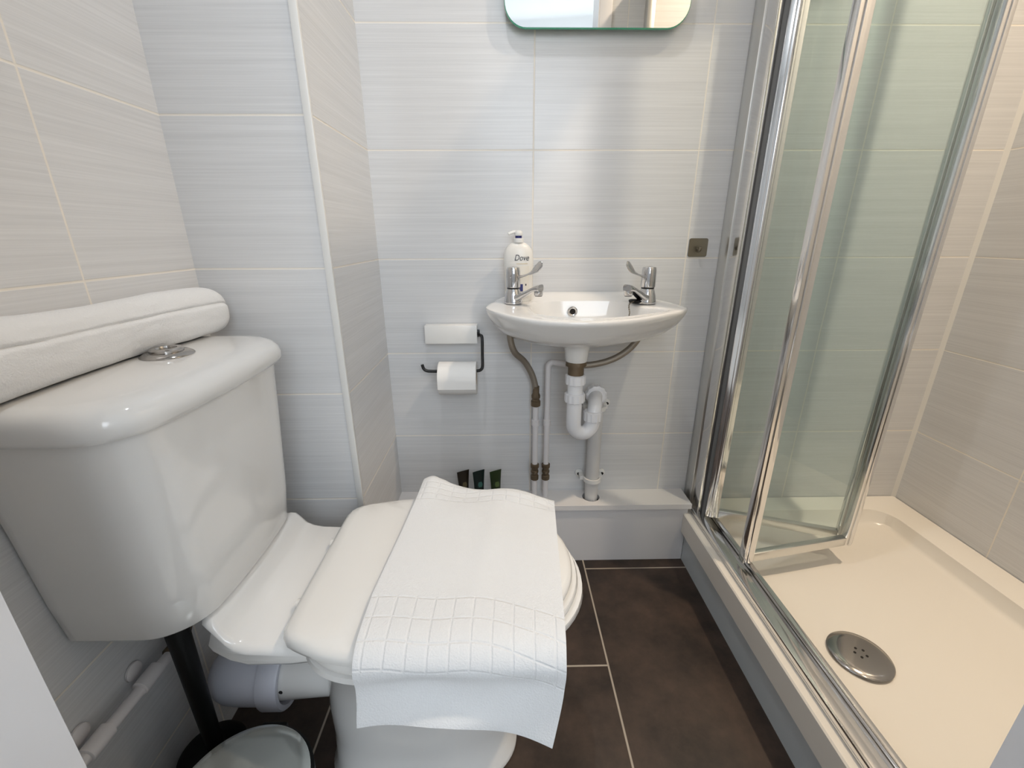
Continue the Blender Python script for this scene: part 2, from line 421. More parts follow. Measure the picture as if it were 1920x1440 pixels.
# ------------------------------------------------------------------ basin
def zr(y, x=.19):
    u = max(0, min(1, (y-1.135)/.018)); e = max(0, min(1, (x+.02)/.06))*max(0, min(1, (.40-x)/.05))
    return .787+(max(.0, min(1, (y-.895)/.2)))*.012 + .017*u*u*(3-2*u)*e
outer = [(p.x, min(p.y, 1.1665)) for p in spline([(-.012, 1.168, 0), (-.028, 1.12, 0), (-.044, 1.06, 0), (-.043, 1.035, 0), (-.028, 1.005, 0), (.005, .962, 0), (.06, .917, 0), (.13, .894, 0), (.20, .893, 0), (.28, .915, 0), (.35, .952, 0), (.41, .993, 0), (.434, 1.018, 0), (.435, 1.038, 0), (.418, 1.09, 0), (.385, 1.168, 0), (.30, 1.168, 0), (.19, 1.168, 0), (.08, 1.168, 0)], 10, True)]
inner = [(p.x, p.y) for p in spline([(.062, 1.03, 0), (.072, .975, 0), (.115, .935, 0), (.18, .918, 0), (.25, .928, 0), (.32, .962, 0), (.375, .998, 0), (.378, 1.018, 0), (.33, 1.04, 0), (.315, 1.085, 0), (.28, 1.118, 0), (.19, 1.126, 0), (.11, 1.12, 0), (.068, 1.085, 0)], 10, True)]
c0 = (.19, 1.035); NB = 160
PO = polar(outer, c0, NB); PI_ = polar(inner, c0, NB)
def lerp2(a, b, t): return (a[0]+(b[0]-a[0])*t, a[1]+(b[1]-a[1])*t)
def ring_out(s, z, zf=0):
    c = (.19, 1.166); cb = (.177, 1.03); out = []
    for p in PO:
        q = (c[0]+(p[0]-c[0])*s, c[1]+(p[1]-c[1])*s)
        if zf: q = lerp2(q, (cb[0]+(p[0]-c0[0])*.16, cb[1]+(p[1]-c0[1])*.2), zf)
        out.append((q[0], q[1], z if not callable(z) else z(p[1], p[0])))
    return out
t = thing('basin', (.19, D, .68), 'small white bow-fronted wall-hung wash basin below the mirror', 'basin')
rings = [ring_out(.5, .700, .75), ring_out(.50, .700, .25), ring_out(.62, .705), ring_out(.74, .716), ring_out(.85, .733), ring_out(.93, .753), ring_out(.975, .772),
         ring_out(.996, lambda y, x: zr(y, x)-.010), ring_out(1.0, lambda y, x: zr(y, x)-.005)]
for f, dz in ((.0, -.0015), (.04, 0), (.1, .0005), (.5, .0), (.9, -.0005), (.97, -.002)):
    rings.append([(*(q := lerp2(lerp2(a, c0, .004), b, f)), zr(q[1], q[0])+dz) for a, b in zip(PO, PI_)])
for s, z in ((1.0, -.006), (.985, -.012), (.95, -.028), (.88, -.05), (.74, -.068), (.5, -.078), (.2, -.083)):
    rings.append([(c0[0]-.012*(1-s)+(b[0]-c0[0])*s, c0[1]+(b[1]-c0[1])*s, .797+z) for b in PI_])
bm = bmesh.new(); loft(bm, rings)
bowl = obj('bowl', bm, 'ceramic', t, 50)
ov = obj('overflow_ring', L((.176, 1.1195, .772), [(.0125, .0), (.0125, -.005), (.0105, -.0065), (.0075, -.005), (.0075, .0)], axis='y', cap0=False, cap1=False), 'chrome', t)
obj('overflow_hole', L((.176, 1.1175, .772), [(.0075, .0), (.0075, -.001)], axis='y'), 'dark', ov)
# plug chain hanging over the back of the bowl
bm = bmesh.new()
cx, cy = .303, 1.05
for k in range(9):
    bmesh.ops.create_uvsphere(bm, u_segments=8, v_segments=6, radius=.0021, matrix=Matrix.Translation((cx-.001*math.sin(k), cy-.001*k, .800-.0042*k)))
tube(bm, [(.335, 1.075, .803), (.318, 1.06, .806), (cx, cy, .801)], .0013, n=6)
obj('plug_chain', bm, 'steel', t)
obj('rubber_plug', L((.322, 1.072, .7995), [(.011, 0), (.0135, .001), (.015, .007), (.012, .0085), (.003, .0095)], n=28), 'black_plastic', t)
bm = bmesh.new(); lathe(bm, (cx, cy-.012, .757), [(.0055, 0), (.0065, -.002), (.004, -.005), (.002, -.007)], axis='y', n=16)
obj('chain_stay', bm, 'steel', t)
obj('waste_boss', L((.177, 1.03, 0), [(.034, .705), (.030, .692), (.0275, .668), (.026, .664)], cap1=True), 'ceramic', t)

# taps
def make_tap(x, y, sgn, label):
    z = .799
    t = thing('basin_tap', (x, y, z), label, 'tap', 'basin taps')
    # body with spout sweeping towards the bowl
    bm = bmesh.new()
    lathe(bm, (x, y, z), [(.0225, 0), (.0232, .003), (.0225, .007), (.0205, .018), (.0175, .030), (.0150, .036)], n=32)
    d = Vector((sgn*.80, -.60, 0)).normalized()
    sec = []
    path = [(0.0, .010, .017, .010), (.022, .017, .016, .0085), (.045, .029, .0135, .0065), (.062, .038, .0125, .006), (.074, .0415, .013, .0075), (.080, .0415, .012, .0085)]
    s = Vector((-d.y, d.x, 0))
    for (u, h, wd, th) in path:
        c = Vector((x, y, z))+d*u+Vector((0, 0, h))
        sec.append([c+s*wd*math.copysign(abs(math.cos(a))**.6, math.cos(a))+Vector((0, 0, 1))*th*math.copysign(abs(math.sin(a))**.6, math.sin(a)) for a in [2*math.pi*k/24 for k in range(24)]])
    loft(bm, sec)
    obj('spout_body', bm, 'chrome', t, 40)
    nz = Vector((x, y, z))+d*.074
    sp = obj('nozzle', L((nz.x, nz.y, nz.z), [(.0095, .024), (.0105, .026), (.0105, .036)]), 'chrome', t)
    obj('aerator', L((nz.x, nz.y, nz.z), [(.0085, .0225), (.0085, .0245)]), 'dark', sp)
    obj('collar', L((x, y, z), [(.0155, .035), (.0155, .040)]), 'black', t)
    obj('cap', L((x, y, z), [(.0168, .039), (.0176, .041), (.0172, .078), (.0165, .083), (.015, .0865), (.004, .0885)], n=36), 'chrome', t)
    # lever paddle
    dl = Vector((sgn*.86, -.50, 0)).normalized(); sl = Vector((-dl.y, dl.x, 0)); sec = []
    for (u, h, wd, th) in [(.010, .063, .006, .004), (.026, .066, .0065, .003), (.038, .070, .0045, .0026), (.048, .075, .0055, .0026), (.058, .083, .0105, .0026), (.068, .090, .0125, .0026), (.075, .093, .0095, .0024), (.078, .094, .004, .002)]:
        c = Vector((x, y, z))+dl*u+Vector((0, 0, h))
        tw = max(0, min(1, (u-.035)/.025)); wa = (sl*(1-.7*tw)*(1 if sgn > 0 else -1)+Vector((0, 0, 1.5*tw))).normalized()
        nrm = dl.cross(wa).normalized()
        sec.append([c+wa*wd*math.cos(a)+nrm*th*math.sin(a) for a in [2*math.pi*k/16 for k in range(16)]])
    bm = bmesh.new(); loft(bm, sec); obj('lever', bm, 'chrome', t, 50)
    return t
make_tap(.022, 1.085, 1, 'chrome lever tap on the left of the basin beside the soap bottle')
make_tap(.352, 1.075, -1, 'chrome lever tap on the right of the basin above the plug chain')

# soap bottle
bx, by, bz = .036, 1.137, .8195
bz = .799
t = thing('soap_bottle', (bx, by, bz), 'white pump bottle of hand wash standing behind the left tap', 'soap dispenser')
prof = [(.030, 0), (.0338, .004), (.0345, .04), (.0362, .075), (.0372, .098), (.0362, .114), (.0325, .1265), (.026, .1355), (.018, .141), (.0142, .143)]
by = 1.124
obj('bottle_body', L((bx, by, bz), prof, n=48, sy=.50), 'bottle', t, 50)
obj('pump_collar', L((bx, by, bz), [(.0125, .1425), (.0128, .1435), (.0125, .152), (.011, .153)], n=32), 'white_plastic', t)
obj('pump_band', L((bx, by, bz), [(.0082, .153), (.0082, .159)], n=24), 'navy', t)
bm = L((bx, by, bz), [(.0092, .159), (.0097, .160), (.0097, .167), (.0082, .170), (.004, .171)], n=24)
tube(bm, spline([(bx, by, bz+.167), (bx-.012, by-.002, bz+.1675), (bx-.025, by-.004, bz+.163)], 6), .0036, n=10, rads=None)
obj('pump_head', bm, 'white_plastic', t)
bm = text_mesh('Dove', .0178, .25, .0002)
bmesh.ops.transform(bm, matrix=Matrix.Translation((bx+.007, by-.0205, bz+.107)) @ Matrix.Rotation(math.radians(90), 4, 'X') @ Matrix.Diagonal((.92, 1.12, 1, 1)), verts=bm.verts)
for v in bm.verts:                                            # wrap round the bottle
    v.co.y = by-.0190*math.sqrt(max(0, 1-((v.co.x-bx)/.0372)**2))-.0004+(.0002 if v.co.y > by-.0205 else 0)
obj('brand_print', bm, 'print_', t, None)
def wrap_patch(x0, x1, z0, z1, rx, ry):
    bm = bmesh.new(); rows = []
    for z in (z0, z1):
        rows.append([(x0+(x1-x0)*k/8, by-ry*math.sqrt(1-((x0+(x1-x0)*k/8-bx)/rx)**2)-.0004, z) for k in range(9)])
    loft(bm, rows, False, False, closed=False); return bm
obj('gold_line', wrap_patch(bx-.006, bx+.022, bz+.0925, bz+.0937, .0372, .0190), 'gold', t)
obj('front_label', wrap_patch(bx-.012, bx+.026, bz+.012, bz+.088, .0366, .0184), 'label', t)
obj('blue_label', wrap_patch(bx-.006, bx+.0105, bz+.026, bz+.044, .0366, .0192), 'navy', t)
obj('small_print', wrap_patch(bx+.0165, bx+.0195, bz+.040, bz+.0445, .0366, .0193), 'print_', t)

# ------------------------------------------------------------------ waste trap
AX, AY = .177, 1.03
t = thing('bottle_trap', (AX, AY, .45), 'white plastic trap curling under the basin and back to the wall', 'waste trap')
t.name = 'waste_trap'
nut = obj('waste_nut', L((AX, AY, 0), [(.0245, .664), (.026, .660), (.026, .653), (.020, .652), (.020, .628)], n=24), 'brass', t)
def nutm(c, z0, z1, r, ax='z', mname='pipe_white'):
    return obj('compression_nut', L(c, [(r*.86, z0), (r, z0+.002), (r, z1-.002), (r*.86, z1)], axis=ax, n=48, knurl=-.05), mname, t, 20)
nutm((AX, AY, 0), .603, .629, .0255)
obj('tail_pipe', T([(AX, AY, .606), (AX, AY, .556)], .0195, n=28), 'pipe_white', t)
nutm((AX, AY, 0), .555, .580, .026)
xb = .229
pth = [Vector((AX, AY, .556)), Vector((AX, AY, .500))]
for k in range(1, 17):
    a = math.pi*k/16; pth.append(Vector((AX+(xb-AX)/2*(1-math.cos(a)), AY+.014*k/16, .494-.030*math.sin(a))))
pth.append(Vector((xb, AY+.014, .505)))
obj('u_bend', T(pth, .0195, n=28), 'pipe_white', t, 60)
nutm((xb, AY+.014, 0), .497, .524, .0245)
pth = [Vector((xb, AY+.014, .505)), Vector((xb+.001, AY+.015, .516))]
for k in range(1, 10):
    a = math.pi/2*k/9; pth.append(Vector((xb+.002+.010*k/9, AY+.015+.034*(1-math.cos(a)), .516+.022*math.sin(a))))
pth.append(Vector((xb+.022, 1.12, .540)))
obj('outlet_bend', T(pth, .0185, n=28), 'pipe_white', t, 60)
obj('compression_nut', L((xb+.022, 0, .540), [(.0235, 1.105), (.029, 1.108), (.029, 1.128), (.026, 1.131)], axis='y', n=48, knurl=-.05), 'pipe_white', t, 20)
t2 = thing('waste_pipe', (.258, 1.131, .204), 'wide pale vertical waste pipe dropping through a hole in the ledge', 'pipe')
obj('pipe_run', T([(.258, 1.131, .15), (.258, 1.131, .500), (.258, 1.131, .530)], .0195, n=28), 'pipe_grey', t2)
for z in (.498, .268):
    bm = bmesh.new()
    pth = [Vector((.258+.0235*math.cos(a), 1.131-.0235*math.sin(a), z)) for a in [math.pi*k/16 for k in range(17)]]
    rings = []
    for p in pth:
        d = (p-Vector((.258, 1.131, z))).normalized()
        rings.append([p+d*.0025+Vector((0, 0, .006)), p+d*.0025-Vector((0, 0, .006)), p-d*.0025-Vector((0, 0, .006)), p-d*.0025+Vector((0, 0, .006))])
    loft(bm, rings)
    for sx in (-1, 1):
        lathe(bm, (.258+sx*.034, 1.164, z), [(.012, .0045), (.012, 0), (.009, -.004), (.006, -.005)], axis='y', n=20)
        box(bm, .258+sx*.028-.008, 1.133, z-.006, .258+sx*.028+.004, 1.168, z+.006, .001)
    cl = obj('pipe_clip', bm, 'white_plastic', t2)
    for sx in (-1, 1): obj('screw', L((.258+sx*.036, 1.1605, z), [(.0045, -.0015), (.0045, -.0035)], axis='y', n=12), 'dark', cl)

# ------------------------------------------------------------------ water pipes and hoses
PY = 1.139
def water_pipe(x, pts, label):
    t = thing('water_pipe', (x, PY, .204), label, 'pipe')
    obj('pipe_run', T(pts, .0082, n=18), 'pipe_paint', t, 60)
    bm = L((x, PY, 0), [(.0095, .262), (.012, .264), (.012, .276), (.0098, .278), (.0098, .285), (.0115, .287), (.0115, .293), (.0098, .295), (.0098, .302), (.0125, .304), (.0125, .314), (.010, .316)], n=12)
    lathe(bm, (x, PY-.011, .289), [(.005, .002), (.005, -.003), (.003, -.004)], axis='y', n=12)
    obj('isolating_valve', bm, 'brass', t, 25)
    bm = L((x, PY, 0), [(.0095, .440), (.0112, .441), (.0112, .458), (.0095, .459)], n=20)
    box(bm, x-.004, PY, .443, x+.004, D, .456)
    obj('pipe_clip', bm, 'pipe_paint', t, 30)
    return t
water_pipe(.086, [(.086, PY, .19), (.086, PY, .515)], 'left of the two slim white water pipes rising from the ledge')
r_ = .014; xx = .119; pth = [Vector((xx, PY, .19)), Vector((xx, PY, .615))]
for k in range(1, 9):
    a = math.pi/2*k/8; pth.append(Vector((xx+r_*(1-math.cos(a)), PY, .615+r_*math.sin(a))))
pth.append(Vector((.166, PY-.03, .631)))
water_pipe(xx, pth, 'slim white water pipe bending right towards the basin waste')
t = thing('flexible_hose', (.086, PY, .50), 'brown braided hose curving down from the left end of the basin', 'hose')
obj('braided_tube', T(spline([(.013, 1.105, .745), (.015, 1.105, .70), (.026, 1.112, .665), (.052, 1.13, .635), (.072, 1.137, .60), (.083, PY, .565), (.086, PY, .535)], 10), .0085, n=18), 'braid', t, 80)
obj('hose_nut', L((.086, PY, 0), [(.0105, .500), (.0135, .502), (.0135, .516), (.0105, .518), (.0105, .524), (.0125, .526), (.0125, .533), (.0095, .540), (.0095, .560)], n=12), 'brass', t, 25)
t = thing('flexible_hose', (.20, 1.10, .63), 'brown braided hose sweeping right from the basin waste to the right tap', 'hose')
obj('braided_tube', T(spline([(.168, 1.108, .633), (.20, 1.100, .631), (.25, 1.10, .636), (.295, 1.10, .652), (.33, 1.10, .678), (.350, 1.095, .712), (.352, 1.09, .745)], 10), .0085, n=18), 'braid', t, 80)

# ------------------------------------------------------------------ toilet roll holder and roll
t = thing('toilet_roll_holder', (-.14, D, .62), 'black wire toilet roll holder with a white cover plate on the tiles', 'toilet roll holder')
bm = B(-.213, 1.134, .684, -.074, 1.139, .733, .0012); box(bm, -.213, 1.139, .729, -.074, D-.004, .733, .0008)
obj('cover_plate', bm, 'white_plastic', t)
obj('wall_plate', B(-.2165, D-.010, .697, -.0685, D-.001, .716, .002), 'black', t)
pth = spline([(-.078, 1.158, .706), (-.066, 1.140, .706), (-.0605, 1.128, .700), (-.0605, 1.122, .655), (-.0605, 1.118, .628), (-.064, 1.116, .6175), (-.074, 1.116, .6135), (-.10, 1.116, .613), (-.16, 1.116, .613), (-.198, 1.116, .613), (-.212, 1.116, .615), (-.219, 1.116, .621), (-.222, 1.116, .632)], 6)
obj('wire_arm', T(pth, .0042, n=14), 'black', t, 80)
rc = Vector((0, 1.116, .5935))
t = thing('toilet_roll', (-.13, 1.116, .549), 'white toilet roll hanging on the black wire holder', 'toilet roll')
obj('paper', L((0, rc.y, rc.z), [(.0195, -.178), (.0440, -.178), (.0445, -.177), (.0445, -.078), (.0440, -.077), (.0195, -.077), (.0195, -.178)], axis='x', n=64, cap0=False, cap1=False), 'paper', t, 40)
obj('cardboard_core', L((0, rc.y, rc.z), [(.0195, -.1775), (.0195, -.0775), (.0185, -.0775), (.0185, -.1775), (.0195, -.1775)], axis='x', n=40, cap0=False, cap1=False), 'card', t, 40)
bm = bmesh.new(); rows = []
for x in (-.1775, -.0775):
    rows.append([(x, rc.y-.0448*math.cos(a)-.0006, rc.z+.0448*math.sin(a)) for a in [math.radians(60-4*k) for k in range(16)]]+[(x, rc.y-.0452, rc.z-.006-.006*k) for k in range(1, 3)])
loft(bm, rows, False, False, closed=False)
sh = obj('loose_sheet', bm, 'paper', t, 60)

# ------------------------------------------------------------------ adhesive hook
t = thing('adhesive_hook', (.504, D, .903), 'small square brushed steel hook plate stuck on the tiles', 'hook')
bm = bmesh.new(); slab(bm, rrect(.479, .528, .904, .950, .005, 5), D-.002, D)
obj('hook_plate', bm, 'steel', t)
obj('hook_peg', T(spline([(.503, D-.001, .924), (.503, D-.010, .920), (.503, D-.016, .922), (.503, D-.018, .930)], 5), .004, n=12), 'steel', t, 80)

# ------------------------------------------------------------------ three little toiletry tubes on the ledge
for i, (x, mt_, mp, lab) in enumerate(((-.127, 'tube_brown', 'tube_print_a', 'tiny dark brown toiletry tube on the ledge, nearest the chimney breast'),
                                   (-.081, 'tube_teal', 'tube_print_b', 'tiny black-green toiletry tube on the ledge between the brown and the olive one'),
                                   (-.031, 'tube_green', 'tube_print_c', 'tiny olive green toiletry tube on the ledge, nearest the water pipes'))):
    y = 1.128; z = .204; a = math.radians(28); t = thing('toiletry_tube', (x, y, z), lab, 'toiletry tube', 'little toiletry tubes on the ledge')
    dx, dy = math.cos(a), math.sin(a); rings = []
    for (h, wd, th) in [(.014, .0125, .0125), (.017, .0135, .0135), (.03, .0145, .0125), (.06, .0165, .008), (.085, .0185, .0022), (.096, .0195, .0010)]:
        rings.append([(x+dx*wd*math.cos(q)-dy*th*math.sin(q), y+dy*wd*math.cos(q)+dx*th*math.sin(q), z+h) for q in [2*math.pi*k/28 for k in range(28)]])
    bm = bmesh.new(); loft(bm, rings); obj('tube_body', bm, mt_, t, 60)
    obj('cap', L((x, y, z), [(.011, 0), (.0115, .001), (.0115, .013), (.0105, .0142)], n=24), 'black_plastic', t)
    bm = bmesh.new(); rows = []
    for h, wd in ((.046, .0052), (.054, .0075), (.062, .0050)):
        th = .0125+(h-.03)/.03*(-.0045)
        rows.append([(x+dx*(u-0.0)-dy*(-th-.0004), y+dy*u+dx*(-th-.0004), z+h) for u in (-wd, 0, wd)])
    loft(bm, rows, False, False, closed=False); obj('print_mark', bm, mp, t)

# ------------------------------------------------------------------ toilet
t = thing('toilet', (-.25, .60, 0), 'white close-coupled toilet with the lid down against the left wall', 'toilet')
TY = .598
def sup(xc, ab, af, yc, hw, z, n=72, nf=2.15, nb=3.2):
    out = []
    for k in range(n):
        a = 2*math.pi*k/n; c_, s_ = math.cos(a), math.sin(a)
        e = nf if c_ > 0 else nb; rr = af if c_ > 0 else ab
        out.append((xc+rr*math.copysign(abs(c_)**(2/e), c_), yc+hw*math.copysign(abs(s_)**(2/e), s_), z))
    return out
rings = [sup(-.165, .165, .175, TY, .100, 0), sup(-.165, .17, .182, TY, .106, .004), sup(-.165, .17, .182, TY, .106, .018), sup(-.165, .163, .170, TY, .096, .03), sup(-.16, .165, .168, TY, .092, .10),
         sup(-.155, .170, .178, TY, .094, .17), sup(-.15, .168, .200, TY, .100, .23), sup(-.15, .158, .228, TY, .116, .295), sup(-.15, .145, .254, TY, .142, .345), sup(-.15, .152, .270, TY, .168, .378),
         sup(-.15, .162, .280, TY, .182, .392), sup(-.15, .160, .278, TY, .181, .401), sup(-.15, .15, .25, TY, .165, .404)]
bm = bmesh.new(); loft(bm, rings)
tube(bm, [(-.29, TY, .205), (-.35, TY, .200), (-.425, TY, .192)], .0485, n=36)
# rear platform that carries the cistern
prof = [(-.575, .395), (-.575, .452), (-.50, .452), (-.46, .452), (-.45, .452), (-.44, .452), (-.43, .4515), (-.42, .451), (-.413, .449), (-.405, .438), (-.397, .425), (-.385, .416), (-.368, .411), (-.33, .409), (-.29, .409), (-.27, .404), (-.26, .38), (-.31, .374), (-.37, .374), (-.395, .378), (-.41, .384), (-.42, .389), (-.43, .392), (-.44, .394), (-.45, .395), (-.47, .395)]
def pf(x):
    t = max(0, min(1, (x+.458)/.035)); u = max(0, min(1, (x+.42)/.04)); return .5+.44*t*t*(3-2*t)+.06*u
ys = [.458, .461, .468, .60, .728, .735, .738]; ins = [.010, .004, 0, 0, 0, .004, .010]
rings = []
for y, q in zip(ys, ins):
    zc = .41; rings.append([(x, .598+(y-.598)*pf(x), z+(q if z < zc-.012 else -q)) for x, z in prof])
loft(bm, rings)
pan = obj('pan', bm, 'ceramic', t, 50)
bm = bmesh.new(); lathe(bm, (-.40, TY-.0475, .199), [(.0035, .001), (.0035, -.0012)], axis='y', n=12)
obj('spigot_dimple', bm, 'dark', pan)
# cistern
def cist(x1, y0, y1, z, r, bow, x0=XW+.002):
    P = densify(rrect(x0, x1, y0, y1, (.006, r, r, .006), 10), .02)
    return [(x+(bow*(1-((y-(y0+y1)/2)/((y1-y0)/2))**2) if x > x0+.05 else 0), y, z) for x, y in P]
def fixed(rings): return rings
NC = 140
def cr(x1, y0, y1, z, r, bow):
    P = densify(rrect(XW+.002, x1, y0, y1, (.006, r, r, .006), 12), .01)
    P = [(x+(bow*max(0, (x-(XW+.002))/(x1-XW))*(1-((y-(y0+y1)/2)/((y1-y0)/2))**2)), y) for x, y in P]
    return [(x, y, z) for x, y in polar(P, (-.49, (y0+y1)/2), NC)]
rings = [cr(-.440, .455, .725, .447, .05, .012), cr(-.426, .442, .738, .449, .06, .012), cr(-.418, .436, .744, .458, .06, .012), cr(-.414, .430, .752, .52, .06, .013), cr(-.410, .422, .764, .64, .06, .014), cr(-.407, .415, .775, .752, .06, .015)]
bm = bmesh.new(); loft(bm, rings)
cis = obj('cistern', bm, 'ceramic', t, 50)
rings = [cr(-.412, .412, .778, .751, .05, .015), cr(-.402, .406, .784, .753, .055, .015), cr(-.398, .403, .787, .760, .058, .016), cr(-.398, .403, .787, .770, .058, .016), cr(-.401, .405, .785, .779, .057, .016), cr(-.408, .410, .780, .786, .055, .016), cr(-.418, .418, .772, .790, .05, .016), cr(-.435, .43, .76, .7915, .045, .015)]
bm = bmesh.new(); loft(bm, rings)
obj('cistern_lid', bm, 'ceramic', t, 50)
fb = obj('flush_button', L((-.503, .633, .7905), [(.033, 0), (.034, .002), (.033, .0035), (.028, .0065), (.0225, .0075)], n=48), 'dull_chrome', t)
obj('button_ring', L((-.503, .633, .7905), [(.0215, .0074), (.0215, .0105), (.019, .0125), (.0135, .0125), (.0125, .0100), (.002, .0095)], n=40), 'dull_chrome', fb)
# seat ring and lid
rings = [sup(-.15, .150, .262, TY, .174, .404), sup(-.15, .156, .268, TY, .180, .407), sup(-.15, .157, .270, TY, .181, .414), sup(-.15, .154, .267, TY, .178, .420)]
bm = bmesh.new(); loft(bm, rings); obj('seat', bm, 'seat', t, 50)
def lidr(xb, xf, hw, z, y0=TY):
    # flat-backed D: corners at the hinge, rounded nose
    pts = spline([(xb, y0-.125, 0), (xb+.004, y0-.140, 0), (xb+.018, y0-.153, 0), (xb+.07, y0-hw*.95, 0), (xb+.13, y0-hw, 0), (xb+.21, y0-hw*.985, 0), (xf-.09, y0-hw*.80, 0), (xf-.035, y0-hw*.52, 0), (xf-.006, y0-hw*.2, 0),
                  (xf-.006, y0+hw*.2, 0), (xf-.035, y0+hw*.52, 0), (xf-.09, y0+hw*.80, 0), (xb+.21, y0+hw*.985, 0), (xb+.13, y0+hw, 0), (xb+.07, y0+hw*.95, 0), (xb+.018, y0+.153, 0), (xb+.004, y0+.140, 0), (xb, y0+.125, 0), (xb-.0005, y0, 0)], 8, True)
    return [(x, y, z) for x, y in polar([(p.x, p.y) for p in pts], (-.12, y0), 128)]
rings = [lidr(-.308, .103, .176, .422), lidr(-.314, .110, .182, .425), lidr(-.315, .112, .183, .432), lidr(-.312, .109, .181, .439), lidr(-.305, .102, .175, .4435), lidr(-.29, .085, .162, .446), lidr(-.24, .04, .12, .4475)]
bm = bmesh.new(); loft(bm, rings); obj('seat_lid', bm, 'seat', t, 50)
for y in (TY-.07, TY+.07): obj('hinge', L((0, y, .418), [(.009, -.325), (.009, -.300)], axis='x', n=16), 'seat', t)

# soil pipe connector
t = thing('pan_connector', (-.47, TY, .14), 'bluish grey plastic soil pipe connector pushed onto the back of the toilet', 'pipe connector')
obj('connector_body', L((0, TY, .190), [(.012, -.545), (.030, -.540), (.044, -.528), (.052, -.510), (.0545, -.490), (.0555, -.44)], axis='x', n=48), 'pan_conn', t, 60)
obj('rubber_collar', L((0, TY, .191), [(.0535, -.441), (.0615, -.440), (.063, -.437), (.063, -.406), (.061, -.403), (.053, -.403), (.050, -.410), (.0495, -.44)], axis='x', n=48), 'pan_conn', t, 40)

# cistern feed pipe low on the left wall
t = thing('cistern_feed_pipe', (-.555, .42, .30), 'white painted water pipe clipped low along the left wall', 'pipe')
obj('pipe_run', T([(-.556, .27, .312), (-.556, .40, .312), (-.556, .545, .308)], .0085, n=18), 'pipe_paint', t, 60)
for y in (.495, .405):
    bm = L((-.556, 0, .312), [(.0100, y-.018), (.0118, y-.017), (.0118, y+.017), (.0100, y+.018)], axis='y', n=20)
    lathe(bm, (0, y+.002, .324), [(.014, XW+.001), (.014, XW+.004), (.010, XW+.007)], axis='x', n=24)
    obj('pipe_clip', bm, 'pipe_paint', t, 40)
bm = L((-.556, 0, .308), [(.010, .536), (.0125, .538), (.0125, .556), (.010, .558), (.010, .566)], axis='y', n=12)
tube(bm, spline([(-.556, .566, .308), (-.556, .580, .312), (-.556, .585, .33), (-.553, .585, .40), (-.55, .585, .4515)], 6), .007, n=12)
obj('brass_fitting', bm, 'brass', t, 30)

# toilet brush and pedal bin
t = thing('toilet_brush', (-.517, .508, 0), 'black toilet brush standing upright in its pot behind the pedal bin', 'toilet brush')
obj('holder', L((-.510, .508, 0), [(.050, 0), (.053, .003), (.054, .10), (.052, .118), (.046, .122), (.020, .124)], n=48), 'black_plastic', t, 40)
obj('handle', L((-.506, .512, 0), [(.0125, .12), (.0155, .36), (.0165, .40), (.014, .412), (.006, .415)], n=32), 'black_plastic', t, 40)
t = thing('pedal_bin', (-.365, .375, 0), 'small round pedal bin with a shiny steel lid beside the toilet', 'bin')
bx_, by_ = -.365, .377
obj('bin_body', L((bx_, by_, 0), [(.083, 0), (.086, .004), (.086, .012), (.083, .015), (.0845, .218), (.0845, .228)], n=64), 'bin_steel', t, 40)
obj('rim_ring', L((bx_, by_, 0), [(.0855, .222), (.0935, .224), (.0940, .240), (.0900, .2425)], n=64), 'black_plastic', t, 40)
obj('bin_lid', L((bx_, by_, 0), [(.0885, .2395), (.0895, .241), (.0895, .246), (.0885, .2475), (.07, .2495), (.04, .2515), (.01, .252)], n=64), 'bin_steel', t, 60)
obj('hinge_block', B(bx_-.02, by_+.083, .10, bx_+.02, by_+.099, .24, .004), 'black_plastic', t)
obj('pedal', B(bx_+.02, by_-.13, .006, bx_+.06, by_-.07, .014, .003), 'black_plastic', t)

# ------------------------------------------------------------------ towels
# folded bath towel standing on the back of the cistern lid, against the wall
def towel_roll():
    bm = bmesh.new(); rings = []; N = 150; y0, y1 = .275, .822; K = 90
    for i in range(K+1):
        f = i/K; y = y0+(y1-y0)*f
        e = min(1, (1-f)/.085); e2 = min(1, f/.05)
        sq = (1-(1-e)**2.4)**.5 if e < 1 else 1
        sq *= (1-(1-e2)**2)**.5 if e2 < 1 else 1
        sq = max(sq, .12)
        xf = -.505+.006*math.sin(f*7+1)-.012*max(0, 1-abs(f-.6)/.4); xb = XW+.003
        h = .086+.004*math.sin(f*9)-.010*f**3; zc = .7925+h/2+.001; cx_ = (xf+xb)/2; hw = (xf-xb)/2
        r = []
        for k in range(N):
            a = 2*math.pi*k/N; c_, s_ = math.cos(a), math.sin(a)
            px = hw*math.copysign(abs(c_)**.82, c_); pz = h/2*math.copysign(abs(s_)**.80, s_)
            # fold crease in the upper third of the front face
            zc_ = .015-.003*f; d = math.exp(-((pz-zc_)/.0024)**2)*max(0, min(1, c_*3))
            px -= d*.0035
            if pz > zc_ and c_ > 0: px -= .0015*min(1, c_*3)
            px += .0012*noise.noise(Vector((y*40, pz*60, k*.1)))
            r.append((cx_+px*sq, y, .7925+h/2+pz*(.35+.65*sq)-(1-sq)*.004+.0008*noise.noise(Vector((y*30, px*50, 3)))))
        rings.append(r)
    loft(bm, rings); return bm
o = obj('bath_towel', towel_roll(), 'towel', None, 60)
tag(o, 'thick folded white bath towel resting along the top of the cistern', 'towel')
